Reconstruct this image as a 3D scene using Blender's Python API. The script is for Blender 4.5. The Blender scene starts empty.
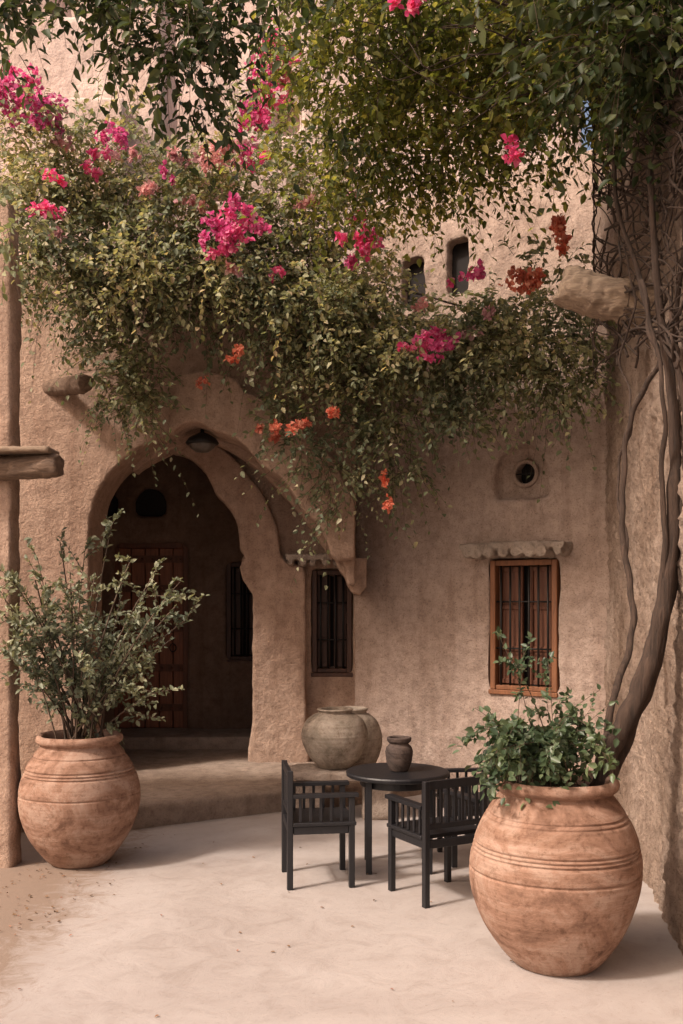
import bpy, bmesh, math, random
import numpy as np
from mathutils import Vector, Matrix, Quaternion, noise

random.seed(7)
rng = np.random.default_rng(11)
scene = bpy.context.scene
col = scene.collection
EYE = 1.95

def W(px, py, d):
    "world point seen at a photo position when it stands d metres away"
    return Vector(((px-341.5)*d/1000.0, d, EYE-(py-600)*d/1000.0))

# ------------------------------------------------------------------ helpers
def link(o, parent=None):
    col.objects.link(o)
    if parent is not None:
        o.parent = parent
    return o

def top(o, label, category, group=None):
    o["label"] = label
    o["category"] = category
    if group: o["group"] = group
    return o

def empty(name, loc=(0,0,0), rz=0.0):
    o = bpy.data.objects.new(name, None)
    o.location = loc
    o.rotation_euler = (0,0,rz)
    o.empty_display_size = 0.2
    return link(o)

def mesh_obj(name, verts, faces, mat=None, parent=None, smooth=False, loc=None):
    me = bpy.data.meshes.new(name)
    me.from_pydata([tuple(v) for v in verts], [], faces)
    me.update()
    if smooth:
        me.polygons.foreach_set("use_smooth", [True]*len(me.polygons))
    if mat: me.materials.append(mat)
    o = bpy.data.objects.new(name, me)
    if loc is not None: o.location = loc
    return link(o, parent)

def bm_obj(name, bm, mat, parent=None, bevel=0.0, smooth=False, loc=None):
    if bevel > 0:
        bmesh.ops.bevel(bm, geom=list(bm.edges), offset=bevel, segments=1, affect='EDGES', clamp_overlap=True)
    bmesh.ops.recalc_face_normals(bm, faces=bm.faces)
    me = bpy.data.meshes.new(name)
    bm.to_mesh(me); bm.free()
    if smooth: me.polygons.foreach_set("use_smooth", [True]*len(me.polygons))
    me.materials.append(mat)
    o = bpy.data.objects.new(name, me)
    if loc is not None: o.location = loc
    return link(o, parent)

def box(bm, x0,x1,y0,y1,z0,z1, rot=None, piv=None):
    m = Matrix.Translation(((x0+x1)/2,(y0+y1)/2,(z0+z1)/2)) @ Matrix.Diagonal((x1-x0,y1-y0,z1-z0,1))
    bmesh.ops.create_cube(bm, size=1.0, matrix=m)

def tube_data(pts, radii, n=8, cap=True):
    pts = [Vector(p) for p in pts]
    if not hasattr(radii, '__len__'): radii = [radii]*len(pts)
    vs, fs = [], []
    t0 = (pts[1]-pts[0]).normalized()
    up = Vector((0,0,1)) if abs(t0.z) < .9 else Vector((1,0,0))
    u = t0.cross(up).normalized()
    for i,p in enumerate(pts):
        if i == 0: t = pts[1]-pts[0]
        elif i == len(pts)-1: t = pts[-1]-pts[-2]
        else: t = pts[i+1]-pts[i-1]
        t.normalize()
        u = (u - t*u.dot(t)).normalized()
        v = t.cross(u)
        for k in range(n):
            a = 2*math.pi*k/n
            vs.append(p + (u*math.cos(a)+v*math.sin(a))*radii[i])
    for i in range(len(pts)-1):
        for k in range(n):
            a=i*n+k; b=i*n+(k+1)%n
            fs.append((a,b,b+n,a+n))
    if cap:
        fs.append(tuple(range(n))[::-1]); fs.append(tuple(range(len(vs)-n,len(vs))))
    return vs, fs

def merge(parts):
    V, F = [], []
    for vs, fs in parts:
        o = len(V)
        V += vs
        F += [tuple(i+o for i in f) for f in fs]
    return V, F

def catmull(pts, sub=6):
    P = [Vector(p) for p in pts]
    P = [P[0]*2-P[1]] + P + [P[-1]*2-P[-2]]
    out = []
    for i in range(1, len(P)-2):
        for s in range(sub):
            t = s/sub
            a,b,c,d = P[i-1],P[i],P[i+1],P[i+2]
            out.append(0.5*((2*b)+(c-a)*t+(2*a-5*b+4*c-d)*t*t+(3*b-a-3*c+d)*t**3))
    out.append(P[-2])
    return out

def prism(poly, y0, y1):
    "poly in xz extruded along y"
    n = len(poly)
    vs = [(x,y0,z) for x,z in poly]+[(x,y1,z) for x,z in poly]
    fs = [tuple(range(n)), tuple(range(2*n-1,n-1,-1))]
    for i in range(n):
        j=(i+1)%n
        fs.append((i,i+n,j+n,j))
    return vs, fs

def prism_z(poly, z0, z1):
    n = len(poly)
    vs = [(x,y,z0) for x,y in poly]+[(x,y,z1) for x,y in poly]
    fs = [tuple(range(n))[::-1], tuple(range(n,2*n))]
    for i in range(n):
        j=(i+1)%n
        fs.append((i,j,j+n,i+n))
    return vs, fs

def boxd(x0,x1,y0,y1,z0,z1):
    return prism([(x0,z0),(x1,z0),(x1,z1),(x0,z1)], y0, y1)

def fix(me):
    bm = bmesh.new(); bm.from_mesh(me)
    bmesh.ops.recalc_face_normals(bm, faces=bm.faces)
    bm.to_mesh(me); bm.free()

tex_cache = {}
def cloud(scale):
    if scale not in tex_cache:
        t = bpy.data.textures.new("clouds", 'CLOUDS')
        t.noise_scale = scale; t.noise_depth = 3
        tex_cache[scale] = t
    return tex_cache[scale]

def adobe(name, solid, cuts, mat, voxel=0.04, smooth=4, d1=0.05, d2=0.015, parent=None, loc=None, rz=None, s1=0.9, s2=0.14):
    "hand-rendered earth wall: solid minus cutters, edges worn, surface uneven"
    me = bpy.data.meshes.new(name); me.from_pydata([tuple(v) for v in solid[0]], [], solid[1]); fix(me)
    o = bpy.data.objects.new(name, me); col.objects.link(o)
    tmp = []
    for c in cuts:
        cm = bpy.data.meshes.new("cut"); cm.from_pydata([tuple(v) for v in c[0]], [], c[1]); fix(cm)
        co = bpy.data.objects.new("cut", cm); col.objects.link(co); tmp.append(co)
        m = o.modifiers.new("b", 'BOOLEAN'); m.object = co; m.operation='DIFFERENCE'; m.solver='EXACT'
    m = o.modifiers.new("r", 'REMESH'); m.mode='VOXEL'; m.voxel_size=voxel
    if smooth:
        m = o.modifiers.new("s", 'SMOOTH'); m.iterations=smooth; m.factor=.5
    for s,d in ((s1,d1),(s2,d2)):
        if d:
            m = o.modifiers.new("d", 'DISPLACE'); m.texture=cloud(s); m.strength=d; m.mid_level=.5; m.texture_coords='LOCAL'
    dg = bpy.context.evaluated_depsgraph_get(); dg.update()
    new = bpy.data.meshes.new_from_object(o.evaluated_get(dg))
    new.name = name
    bpy.data.objects.remove(o)
    for t in tmp: bpy.data.objects.remove(t)
    new.materials.clear(); new.materials.append(mat)
    new.polygons.foreach_set("use_smooth", [True]*len(new.polygons))
    r = bpy.data.objects.new(name, new)
    if loc is not None: r.location = loc
    if rz is not None: r.rotation_euler = (0,0,rz)
    return link(r, parent)

# ------------------------------------------------------------------ materials
def nt(name):
    m = bpy.data.materials.new(name); m.use_nodes = True
    t = m.node_tree
    b = t.nodes["Principled BSDF"]
    return m, t, b

def N(t, typ, **kw):
    n = t.nodes.new(typ)
    for k,v in kw.items():
        if k.startswith("i_"):
            n.inputs[k[2:].replace("_"," ")].default_value = v
        else: setattr(n, k, v)
    return n

def ramp(t, stops):
    r = t.nodes.new("ShaderNodeValToRGB")
    e = r.color_ramp.elements
    while len(e) < len(stops): e.new(0.5)
    for i,(p,c) in enumerate(stops):
        e[i].position = p; e[i].color = (*c,1) if len(c)==3 else c
    return r

def mixc(t, a, b, fac, mode='MIX'):
    m = t.nodes.new("ShaderNodeMix"); m.data_type='RGBA'; m.blend_type=mode
    for sock,val in ((0,fac),(6,a),(7,b)):
        if hasattr(val,'links') or hasattr(val,'is_linked'): t.links.new(val, m.inputs[sock])
        else: m.inputs[sock].default_value = val if sock==0 else (*val,1)
    return m.outputs[2]

def plaster(name, base, dark, light, bump=0.5, fleck=0.5, coarse=22, dist=.05):
    m,t,b = nt(name)
    tc = N(t,"ShaderNodeTexCoord"); L=t.links.new
    n1 = N(t,"ShaderNodeTexNoise", i_Scale=0.9, i_Detail=6.0, i_Roughness=.6); L(tc.outputs["Object"], n1.inputs["Vector"])
    r1 = ramp(t,[(.32,dark),(.5,base),(.7,light)]); L(n1.outputs["Fac"], r1.inputs["Fac"])
    n2 = N(t,"ShaderNodeTexNoise", i_Scale=9.0, i_Detail=8.0, i_Roughness=.7); L(tc.outputs["Object"], n2.inputs["Vector"])
    r2 = ramp(t,[(.3,(.62,.59,.58)),(.55,(1,1,1)),(.8,(1.12,1.1,1.08))]); L(n2.outputs["Fac"], r2.inputs["Fac"])
    c = mixc(t, r1.outputs[0], r2.outputs[0], .85, 'MULTIPLY')
    ms = N(t,"ShaderNodeMapping"); ms.inputs["Scale"].default_value=(5,5,.45); L(tc.outputs["Object"], ms.inputs["Vector"])
    n4 = N(t,"ShaderNodeTexNoise", i_Scale=1.3, i_Detail=5.0, i_Roughness=.6); L(ms.outputs[0], n4.inputs["Vector"])
    r4 = ramp(t,[(.3,(.68,.63,.60)),(.5,(1,1,1))]); L(n4.outputs["Fac"], r4.inputs["Fac"])
    c = mixc(t, c, r4.outputs[0], .6, 'MULTIPLY')
    n3 = N(t,"ShaderNodeTexNoise", i_Scale=60.0, i_Detail=4.0, i_Roughness=.75); L(tc.outputs["Object"], n3.inputs["Vector"])
    r3 = ramp(t,[(.34,(.46,.41,.37)),(.46,(1,1,1)),(.60,(1,1,1)),(.70,(1.3,1.27,1.2))]); L(n3.outputs["Fac"], r3.inputs["Fac"])
    c = mixc(t, c, r3.outputs[0], fleck, 'MULTIPLY')
    L(c, b.inputs["Base Color"]); b.inputs["Roughness"].default_value=.93
    b.inputs["Specular IOR Level"].default_value=.15
    nb = N(t,"ShaderNodeTexNoise", i_Scale=float(coarse), i_Detail=9.0, i_Roughness=.7); L(tc.outputs["Object"], nb.inputs["Vector"])
    bu = N(t,"ShaderNodeBump", i_Strength=bump, i_Distance=dist); L(nb.outputs["Fac"], bu.inputs["Height"])
    L(bu.outputs[0], b.inputs["Normal"])
    return m

M_wall = plaster("earth_plaster", (.44,.31,.235),(.35,.24,.178),(.52,.38,.295), bump=.65, fleck=.65)
M_house = plaster("pale_earth_plaster", (.44,.34,.282),(.355,.268,.217),(.51,.40,.337), bump=.6, fleck=.8)
M_rough = plaster("rough_earth_plaster", (.54,.41,.325),(.41,.30,.228),(.64,.50,.41), bump=1.0, fleck=.9, coarse=9, dist=.16)  # base lightened in place of sunlight that the canopy blocks
M_tower = plaster("sunlit_plaster", (.68,.53,.46),(.60,.455,.385),(.74,.60,.53), bump=.5, fleck=.4)  # lighter plaster for the upper walls; sunlight is put into the colour
M_dim = plaster("shaded_porch_plaster", (.19,.122,.086),(.135,.085,.06),(.235,.155,.112), bump=.4)  # darker copy of the wall plaster; porch shade is put into the colour
M_terr = plaster("terrace_screed", (.32,.25,.20),(.235,.18,.142),(.39,.315,.258), bump=.4, fleck=.5)
M_stone = plaster("pale_stone", (.38,.315,.262),(.275,.225,.185),(.46,.39,.33), bump=.6, fleck=.7, coarse=30)

def ground_mat():
    m,t,b = nt("pale_screed"); L=t.links.new
    tc = N(t,"ShaderNodeTexCoord")
    n1 = N(t,"ShaderNodeTexNoise", i_Scale=.5, i_Detail=8.0, i_Roughness=.6, i_Distortion=.8); L(tc.outputs["Object"], n1.inputs["Vector"])
    r1 = ramp(t,[(.3,(.325,.283,.262)),(.46,(.375,.334,.312)),(.60,(.415,.376,.355)),(.78,(.365,.321,.298))]); L(n1.outputs["Fac"], r1.inputs["Fac"])
    n2 = N(t,"ShaderNodeTexNoise", i_Scale=4.5, i_Detail=10.0, i_Roughness=.75, i_Distortion=1.2); L(tc.outputs["Object"], n2.inputs["Vector"])
    r2 = ramp(t,[(.35,(.84,.81,.79)),(.52,(1,1,1)),(.75,(1.06,1.06,1.05))]); L(n2.outputs["Fac"], r2.inputs["Fac"])
    c = mixc(t, r1.outputs[0], r2.outputs[0], .75, 'MULTIPLY')
    v = N(t,"ShaderNodeTexNoise", i_Scale=38.0, i_Detail=4.0, i_Roughness=.7); L(tc.outputs["Object"], v.inputs["Vector"])
    r3 = ramp(t,[(.3,(.72,.68,.64)),(.42,(1,1,1))]); L(v.outputs["Fac"], r3.inputs["Fac"])
    c = mixc(t, c, r3.outputs[0], .6, 'MULTIPLY')
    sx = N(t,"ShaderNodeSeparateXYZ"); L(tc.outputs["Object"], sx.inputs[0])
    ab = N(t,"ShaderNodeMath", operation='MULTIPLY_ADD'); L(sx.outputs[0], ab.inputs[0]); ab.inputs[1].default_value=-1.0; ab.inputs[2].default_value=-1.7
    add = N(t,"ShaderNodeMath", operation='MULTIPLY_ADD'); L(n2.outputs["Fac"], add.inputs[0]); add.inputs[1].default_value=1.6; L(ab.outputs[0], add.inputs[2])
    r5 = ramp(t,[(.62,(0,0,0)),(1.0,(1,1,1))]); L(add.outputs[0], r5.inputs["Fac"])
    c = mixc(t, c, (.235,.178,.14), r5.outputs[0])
    L(c, b.inputs["Base Color"])
    rr = ramp(t,[(.3,(.5,.5,.5)),(.7,(.78,.78,.78))]); L(n2.outputs["Fac"], rr.inputs["Fac"]); L(rr.outputs[0], b.inputs["Roughness"])
    b.inputs["Specular IOR Level"].default_value=.35
    bu = N(t,"ShaderNodeBump", i_Strength=.2, i_Distance=.03); L(n2.outputs["Fac"], bu.inputs["Height"]); L(bu.outputs[0], b.inputs["Normal"])
    return m
M_ground = ground_mat()

def clay(name, base, dark, light, zs=9.0):
    m,t,b = nt(name); L=t.links.new
    tc = N(t,"ShaderNodeTexCoord")
    mp = N(t,"ShaderNodeMapping"); mp.inputs["Scale"].default_value=(1.2,1.2,1.8); L(tc.outputs["Object"], mp.inputs["Vector"])
    n1 = N(t,"ShaderNodeTexNoise", i_Scale=1.7, i_Detail=10.0, i_Roughness=.72, i_Distortion=1.3); L(mp.outputs[0], n1.inputs["Vector"])
    r1 = ramp(t,[(.38,dark),(.48,base),(.58,light)]); L(n1.outputs["Fac"], r1.inputs["Fac"])
    mw = N(t,"ShaderNodeMapping"); mw.inputs["Scale"].default_value=(.25,.25,zs); L(tc.outputs["Object"], mw.inputs["Vector"])
    n2 = N(t,"ShaderNodeTexNoise", i_Scale=5.0, i_Detail=6.0, i_Roughness=.7); L(mw.outputs[0], n2.inputs["Vector"])
    r2 = ramp(t,[(.3,(.72,.68,.64)),(.52,(1,1,1)),(.75,(1.08,1.08,1.08))]); L(n2.outputs["Fac"], r2.inputs["Fac"])
    c = mixc(t, r1.outputs[0], r2.outputs[0], .8, 'MULTIPLY')
    n3 = N(t,"ShaderNodeTexNoise", i_Scale=22.0, i_Detail=7.0, i_Roughness=.78); L(tc.outputs["Object"], n3.inputs["Vector"])
    r3 = ramp(t,[(.34,(.5,.45,.41)),(.47,(1,1,1)),(.68,(1.15,1.2,1.24))]); L(n3.outputs["Fac"], r3.inputs["Fac"])
    c = mixc(t, c, r3.outputs[0], .8, 'MULTIPLY')
    L(c, b.inputs["Base Color"]); b.inputs["Roughness"].default_value=.85; b.inputs["Specular IOR Level"].default_value=.2
    mx = N(t,"ShaderNodeMath", operation='MULTIPLY_ADD'); L(n2.outputs["Fac"], mx.inputs[0]); mx.inputs[1].default_value=.5; L(n3.outputs["Fac"], mx.inputs[2])
    bu = N(t,"ShaderNodeBump", i_Strength=.4, i_Distance=.02); L(mx.outputs[0], bu.inputs["Height"]); L(bu.outputs[0], b.inputs["Normal"])
    return m
M_terra = clay("terracotta", (.28,.165,.115),(.17,.096,.066),(.355,.24,.182))
M_jar = clay("weathered_clay", (.26,.215,.17),(.17,.14,.108),(.33,.275,.225))
M_jug = clay("dark_clay", (.07,.052,.045),(.035,.027,.024),(.11,.08,.065))

def wood(name, a, bcol, axis='Z', rough=.6, bump=.35):
    m,t,b = nt(name); L=t.links.new
    tc = N(t,"ShaderNodeTexCoord"); mp = N(t,"ShaderNodeMapping")
    s = {'X':(1.2,14,14),'Y':(14,1.2,14),'Z':(14,14,1.2)}[axis]
    mp.inputs["Scale"].default_value=s; L(tc.outputs["Object"], mp.inputs["Vector"])
    n = N(t,"ShaderNodeTexNoise", i_Scale=2.4, i_Detail=8.0, i_Roughness=.7, i_Distortion=.4); L(mp.outputs[0], n.inputs["Vector"])
    r = ramp(t,[(.3,bcol),(.7,a)]); L(n.outputs["Fac"], r.inputs["Fac"])
    L(r.outputs[0], b.inputs["Base Color"]); b.inputs["Roughness"].default_value=rough
    bu = N(t,"ShaderNodeBump", i_Strength=bump, i_Distance=.01 if bump<.5 else .03); L(n.outputs["Fac"], bu.inputs["Height"]); L(bu.outputs[0], b.inputs["Normal"])
    return m
M_frame = wood("brown_window_wood", (.27,.11,.045),(.12,.045,.018))
M_shut = wood("red_shutter_wood", (.17,.06,.027),(.075,.027,.013))
M_door = wood("old_door_wood", (.34,.125,.06),(.14,.05,.026))
M_dark = wood("shaded_window_wood", (.085,.036,.02),(.035,.016,.01))  # darkened wood for the porch windows; their shade is put into the colour
M_log = wood("weathered_log", (.38,.285,.20),(.15,.10,.07), 'X', .85, .8)
M_logd = wood("dark_log", (.20,.13,.085),(.08,.05,.033), 'X', .85, .8)
M_black = wood("black_stained_wood", (.012,.012,.014),(.005,.005,.007), 'Z', .45)
M_bark = wood("vine_bark", (.085,.052,.036),(.022,.014,.010), 'Z', .9, .9)
M_stem = wood("twig_bark", (.13,.09,.06),(.065,.042,.028), 'Z', .9)

def simple(name, c, r=.6, metal=0.0):
    m,t,b = nt(name); L=t.links.new
    tc = N(t,"ShaderNodeTexCoord"); n = N(t,"ShaderNodeTexNoise", i_Scale=20.0, i_Detail=5.0); L(tc.outputs["Object"], n.inputs["Vector"])
    rr = ramp(t,[(.3,tuple(x*.65 for x in c)),(.7,tuple(min(1,x*1.25) for x in c))]); L(n.outputs["Fac"], rr.inputs["Fac"])
    L(rr.outputs[0], b.inputs["Base Color"]); b.inputs["Roughness"].default_value=r; b.inputs["Metallic"].default_value=metal
    return m
M_iron = simple("dark_iron", (.012,.011,.010), .5, .3)
M_shade = simple("opening_shade", (.012,.009,.008), .9)  # near-black fill; the darkness of openings is put into the colour
M_soil = simple("potting_soil", (.06,.04,.028), .95)
M_lamp = simple("smoky_glass", (.10,.085,.07), .3)

def leafmat(name, stops, trans=.35, rough=.5, glow=(1.3,1.25,.7)):
    m,t,b = nt(name); L=t.links.new
    g = N(t,"ShaderNodeNewGeometry")
    r = ramp(t, stops); L(g.outputs["Random Per Island"], r.inputs["Fac"])
    tc = N(t,"ShaderNodeTexCoord"); n = N(t,"ShaderNodeTexNoise", i_Scale=1.8, i_Detail=3.0); L(tc.outputs["Object"], n.inputs["Vector"])
    r2 = ramp(t,[(.38,(.66,.72,.72)),(.62,(1.25,1.18,1.0))]); L(n.outputs["Fac"], r2.inputs["Fac"])
    c = mixc(t, r.outputs[0], r2.outputs[0], .8, 'MULTIPLY')
    L(c, b.inputs["Base Color"]); b.inputs["Roughness"].default_value=rough; b.inputs["Specular IOR Level"].default_value=.4
    tr = N(t,"ShaderNodeBsdfTranslucent")
    c2 = mixc(t, c, glow, 1.0, 'MULTIPLY')
    L(c2, tr.inputs["Color"])
    mx = N(t,"ShaderNodeMixShader"); mx.inputs[0].default_value=trans
    L(b.outputs[0], mx.inputs[1]); L(tr.outputs[0], mx.inputs[2])
    L(mx.outputs[0], t.nodes["Material Output"].inputs["Surface"])
    return m
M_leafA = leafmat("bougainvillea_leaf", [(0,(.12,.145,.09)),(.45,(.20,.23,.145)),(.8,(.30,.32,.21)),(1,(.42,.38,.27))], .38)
M_leafT = leafmat("sunlit_bougainvillea_leaf", [(0,(.18,.195,.10)),(.45,(.28,.295,.165)),(.8,(.40,.39,.24)),(1,(.52,.42,.30))], .42)  # lighter copy of the bougainvillea leaf; sunlight is put into its colour
M_leafB = leafmat("canopy_leaf", [(0,(.08,.10,.025)),(.5,(.17,.20,.05)),(.85,(.31,.32,.085)),(1,(.45,.40,.13))], .5)  # yellow-green raised to carry a backlit glow in the leaf colour
M_leafC = leafmat("shrub_leaf", [(0,(.12,.14,.095)),(.5,(.19,.21,.14)),(1,(.29,.30,.215))], .25)
M_leafD = leafmat("glossy_leaf", [(0,(.045,.075,.042)),(.5,(.08,.12,.065)),(1,(.145,.19,.11))], .28, .4)
M_leafE = leafmat("shaded_vine_leaf", [(0,(.03,.05,.02)),(.5,(.055,.078,.03)),(1,(.11,.13,.05))], .35)  # darker copy of the vine's leaf; shade is put into its colour
M_pink = leafmat("pink_bract", [(0,(.78,.075,.30)),(.6,(.88,.15,.41)),(1,(.92,.40,.57))], .4, .6, (1,.95,.95))
M_coral = leafmat("coral_bract", [(0,(.68,.16,.11)),(.6,(.80,.28,.19)),(1,(.85,.44,.32))], .4, .6, (1,.9,.9))
M_rose = leafmat("faded_rose_bract", [(0,(.62,.28,.32)),(.6,(.74,.40,.42)),(1,(.78,.53,.52))], .4, .6, (1,.95,.95))
M_dry = leafmat("dry_leaf", [(0,(.10,.06,.035)),(.6,(.20,.12,.07)),(1,(.32,.15,.12))], .1, .8)

# ------------------------------------------------------------------ leaves
def nrm(a):
    return a/np.maximum(np.linalg.norm(a,axis=-1,keepdims=True),1e-6)

def leaves(name, P, A, size, mat, parent=None, width=.55, nb=(-.25,-.55,.9), spread=.5, origin=(0,0,0)):
    n = len(P)
    A = nrm(A)
    Nn = np.array(nb)[None,:] + rng.normal(size=(n,3))*spread
    S = nrm(np.cross(A, Nn)); Nn = nrm(np.cross(S, A))
    L = (size*rng.uniform(.65,1.3,size=n))[:,None]
    w = L*width*.5
    up = Nn*L*.10
    V = np.stack([P,
        P+A*L*.30 - S*w + up, P+A*L*.66 - S*w*.78 + up*.7, P+A*L - Nn*L*.12,
        P+A*L*.66 + S*w*.78 + up*.7, P+A*L*.30 + S*w + up], axis=1).reshape(-1,3) - np.array(origin)
    me = bpy.data.meshes.new(name)
    me.vertices.add(n*6); me.vertices.foreach_set("co", V.astype(np.float32).ravel())
    base = (np.arange(n)*6)[:,None]
    F = np.concatenate([base+np.array([[0,3,2,1]]), base+np.array([[0,5,4,3]])],axis=1).astype(np.int32).ravel()
    me.loops.add(n*8); me.loops.foreach_set("vertex_index", F)
    me.polygons.add(n*2)
    me.polygons.foreach_set("loop_start", np.arange(0,n*8,4,dtype=np.int32))
    me.update(calc_edges=True); me.validate()
    me.materials.append(mat)
    o = bpy.data.objects.new(name, me)
    return link(o, parent)

def stems_mesh(name, paths, rads, mat, parent, origin=(0,0,0)):
    S,K,_ = paths.shape
    T = np.gradient(paths, axis=1); T = nrm(T)
    U = nrm(np.cross(T, np.array([0.3,1,0.2])[None,None,:])); Vv = np.cross(T,U)
    rr = np.linspace(1,.4,K)[None,:,None]*np.asarray(rads).reshape(-1,1,1)
    rings = [paths + (U*math.cos(a)+Vv*math.sin(a))*rr for a in (0,2.094,4.189)]
    V = np.stack(rings,axis=2).reshape(-1,3) - np.array(origin)
    F=[]
    b = (np.arange(S)[:,None]*K + np.arange(K-1)[None,:]).reshape(-1)*3
    for k in range(3):
        k2=(k+1)%3
        F.append(np.stack([b+k,b+k2,b+3+k2,b+3+k],axis=1))
    F=np.concatenate(F).astype(np.int32)
    me=bpy.data.meshes.new(name)
    me.vertices.add(len(V)); me.vertices.foreach_set("co", V.astype(np.float32).ravel())
    me.loops.add(F.size); me.loops.foreach_set("vertex_index", F.ravel())
    me.polygons.add(len(F)); me.polygons.foreach_set("loop_start", np.arange(0,F.size,4,dtype=np.int32))
    me.update(calc_edges=True); me.materials.append(mat)
    return link(bpy.data.objects.new(name, me), parent)

def spray_set(clusters, K=9, Lr=(.25,.6), droop=.5, front=.5, out=.8, per=9, tight=.13):
    "leafy shoots gathered in tufts inside lumpy masses"
    O,D,LL,DR=[],[],[],[]
    for (px,py,d,rx,ry,rd,n) in clusters:
        c = np.array(W(px,py,d)); r = np.array([rx*d/1000, rd, ry*d/1000])
        m = max(1,int(round(n/per)))
        u = nrm(rng.normal(size=(m,3)))*(rng.uniform(0,1,size=(m,1))**.38)
        sc = c+u*r
        idx = rng.integers(0,m,size=n)
        v = rng.normal(size=(n,3))
        o = sc[idx]+v*tight*np.array([1,1,.6])
        tuft = rng.normal(size=(m,3))*.5
        dd = nrm(v)*.75 + u[idx]*out*.7 + tuft[idx] + np.array([0,-front,.12]) 
        O.append(o); D.append(nrm(dd)); LL.append(rng.uniform(*Lr,size=n)); DR.append(np.full(n,droop)*rng.uniform(.3,1.6,size=n))
    O=np.concatenate(O); D=np.concatenate(D); LL=np.concatenate(LL)[:,None,None]; DR=np.concatenate(DR)[:,None,None]
    t=np.linspace(0,1,K)[None,:,None]
    wob = rng.normal(size=(len(O),1,3))*.25
    paths = O[:,None,:]+D[:,None,:]*LL*t + wob*LL*t*t*.5 + np.array([0,0,-1.])*DR*LL*t*t
    T=nrm(np.gradient(paths,axis=1))
    side=nrm(rng.normal(size=paths.shape)*np.array([1,1,.5])); side=nrm(side-T*(side*T).sum(-1,keepdims=True))
    A=side*.9+T*.55+np.array([0,-.1,-.2])
    return paths[:,1:].reshape(-1,3), A[:,1:].reshape(-1,3), paths

def flowers(name, centre, r, n, mat, parent, size=.05):
    c=np.array(centre); m=max(2,n//12)
    sub=rng.normal(size=(m,3))*.5
    u=sub[rng.integers(0,m,size=n)]+rng.normal(size=(n,3))*.22
    P=c+u*np.array(r)
    A=nrm(u+rng.normal(size=(n,3))*.7+np.array([0,-.4,.1]))
    P3=np.repeat(P,3,axis=0); A3=np.repeat(A,3,axis=0)*.5+rng.normal(size=(n*3,3))*.7
    return leaves(name,P3,A3,size,mat,parent,width=.85,spread=1.2)

# ------------------------------------------------------------------ ground
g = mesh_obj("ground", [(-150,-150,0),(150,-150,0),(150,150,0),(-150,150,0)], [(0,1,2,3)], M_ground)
g["kind"]="structure"

terr_poly = [(-4.2,8.3),(-1.85,8.45),(-1.2,8.85),(-.57,9.2),(.1,9.5),(.7,9.95),(1.05,10.25),(1.3,11.6),(-.5,13.2),(-4.2,13.2)]
terr = adobe("terrace", prism_z(terr_poly,-.25,.2), [], M_terr, voxel=.035, smooth=2, d1=.04, d2=.025)
terr["kind"]="structure"

# ------------------------------------------------------------------ arched house
house = empty("adobe_house", (-1.2,10,0))
top(house, "earth plastered house with a pointed arch porch and wooden door", "house")
HO = Vector((-1.2,10,0))
def sh(sd, off=HO):
    return ([Vector(v)-off for v in sd[0]], sd[1])

def scallop(pts,lobes,depth,base):
    out=[]; m=len(pts)
    for i,(x,z) in enumerate(pts):
        k=abs(math.sin(math.pi*i/(m-1)*lobes))
        a=pts[max(0,i-1)]; b=pts[min(m-1,i+1)]
        tx,tz=b[0]-a[0],b[1]-a[1]; l=math.hypot(tx,tz); nx,nz=-tz/l,tx/l
        off=-depth*(1-k)-base
        out.append((x+nx*off,z+nz*off))
    return out

arch_pts = [(-2.53,2.62),(-2.44,3.0),(-2.16,3.36),(-1.80,3.58),(-1.40,3.72),(-.98,3.52),(-.60,3.18),(-.28,2.80),(-.05,2.44)]
arch_s = [(p.x,p.y) for p in catmull([(x,z,0) for x,z in arch_pts],6)]
cut1 = prism([(-2.53,-.6)]+arch_s+[(-.02,2.34),(.035,2.30),(.05,2.1),(.5,2.1),(.5,-.6)], 9.0, 11.5)
adobe("wall", sh(boxd(-4.4,.14,10.0,10.62,-.3,5.3)), [sh(cut1)], M_wall, voxel=.035, parent=house)
outer = [(-1.62,3.98),(-1.60,4.16),(-1.30,4.20),(-1.02,4.12),(-.96,4.0),(-.62,3.86),(-.40,3.66),(-.30,3.52),(-.08,3.34),(.03,3.10),(.13,2.92)]
inner_s=[q for q in arch_s if q[0]>-1.75]
band_poly = outer+[(.13,2.36),(-.04,2.33)]+scallop(inner_s,4,.05,.02)[::-1]
adobe("arch_moulding", sh(prism(band_poly,9.78,10.5)), [], M_wall, voxel=.022, smooth=4, d1=.03,d2=.015, parent=house)
rv=[q for q in arch_s if q[0]>-2.2]
adobe("arch_reveal", sh(prism([(x,z+.25) for x,z in rv]+[(.10,2.44),(-.08,2.40)]+[(x-.05,z-.09) for x,z in rv[::-1]],10.5,10.8)), [], M_wall, voxel=.025, smooth=4, d1=.03,d2=.015, parent=house)
adobe("corbel", sh(prism([(-.06,2.38),(-.03,2.26),(.03,2.19),(.06,2.10),(.11,2.02),(.19,1.99),(.26,2.08),(.26,2.38)],10.2,10.95)), [], M_wall, voxel=.02, smooth=6, d1=.03,d2=.015, parent=house)

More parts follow.
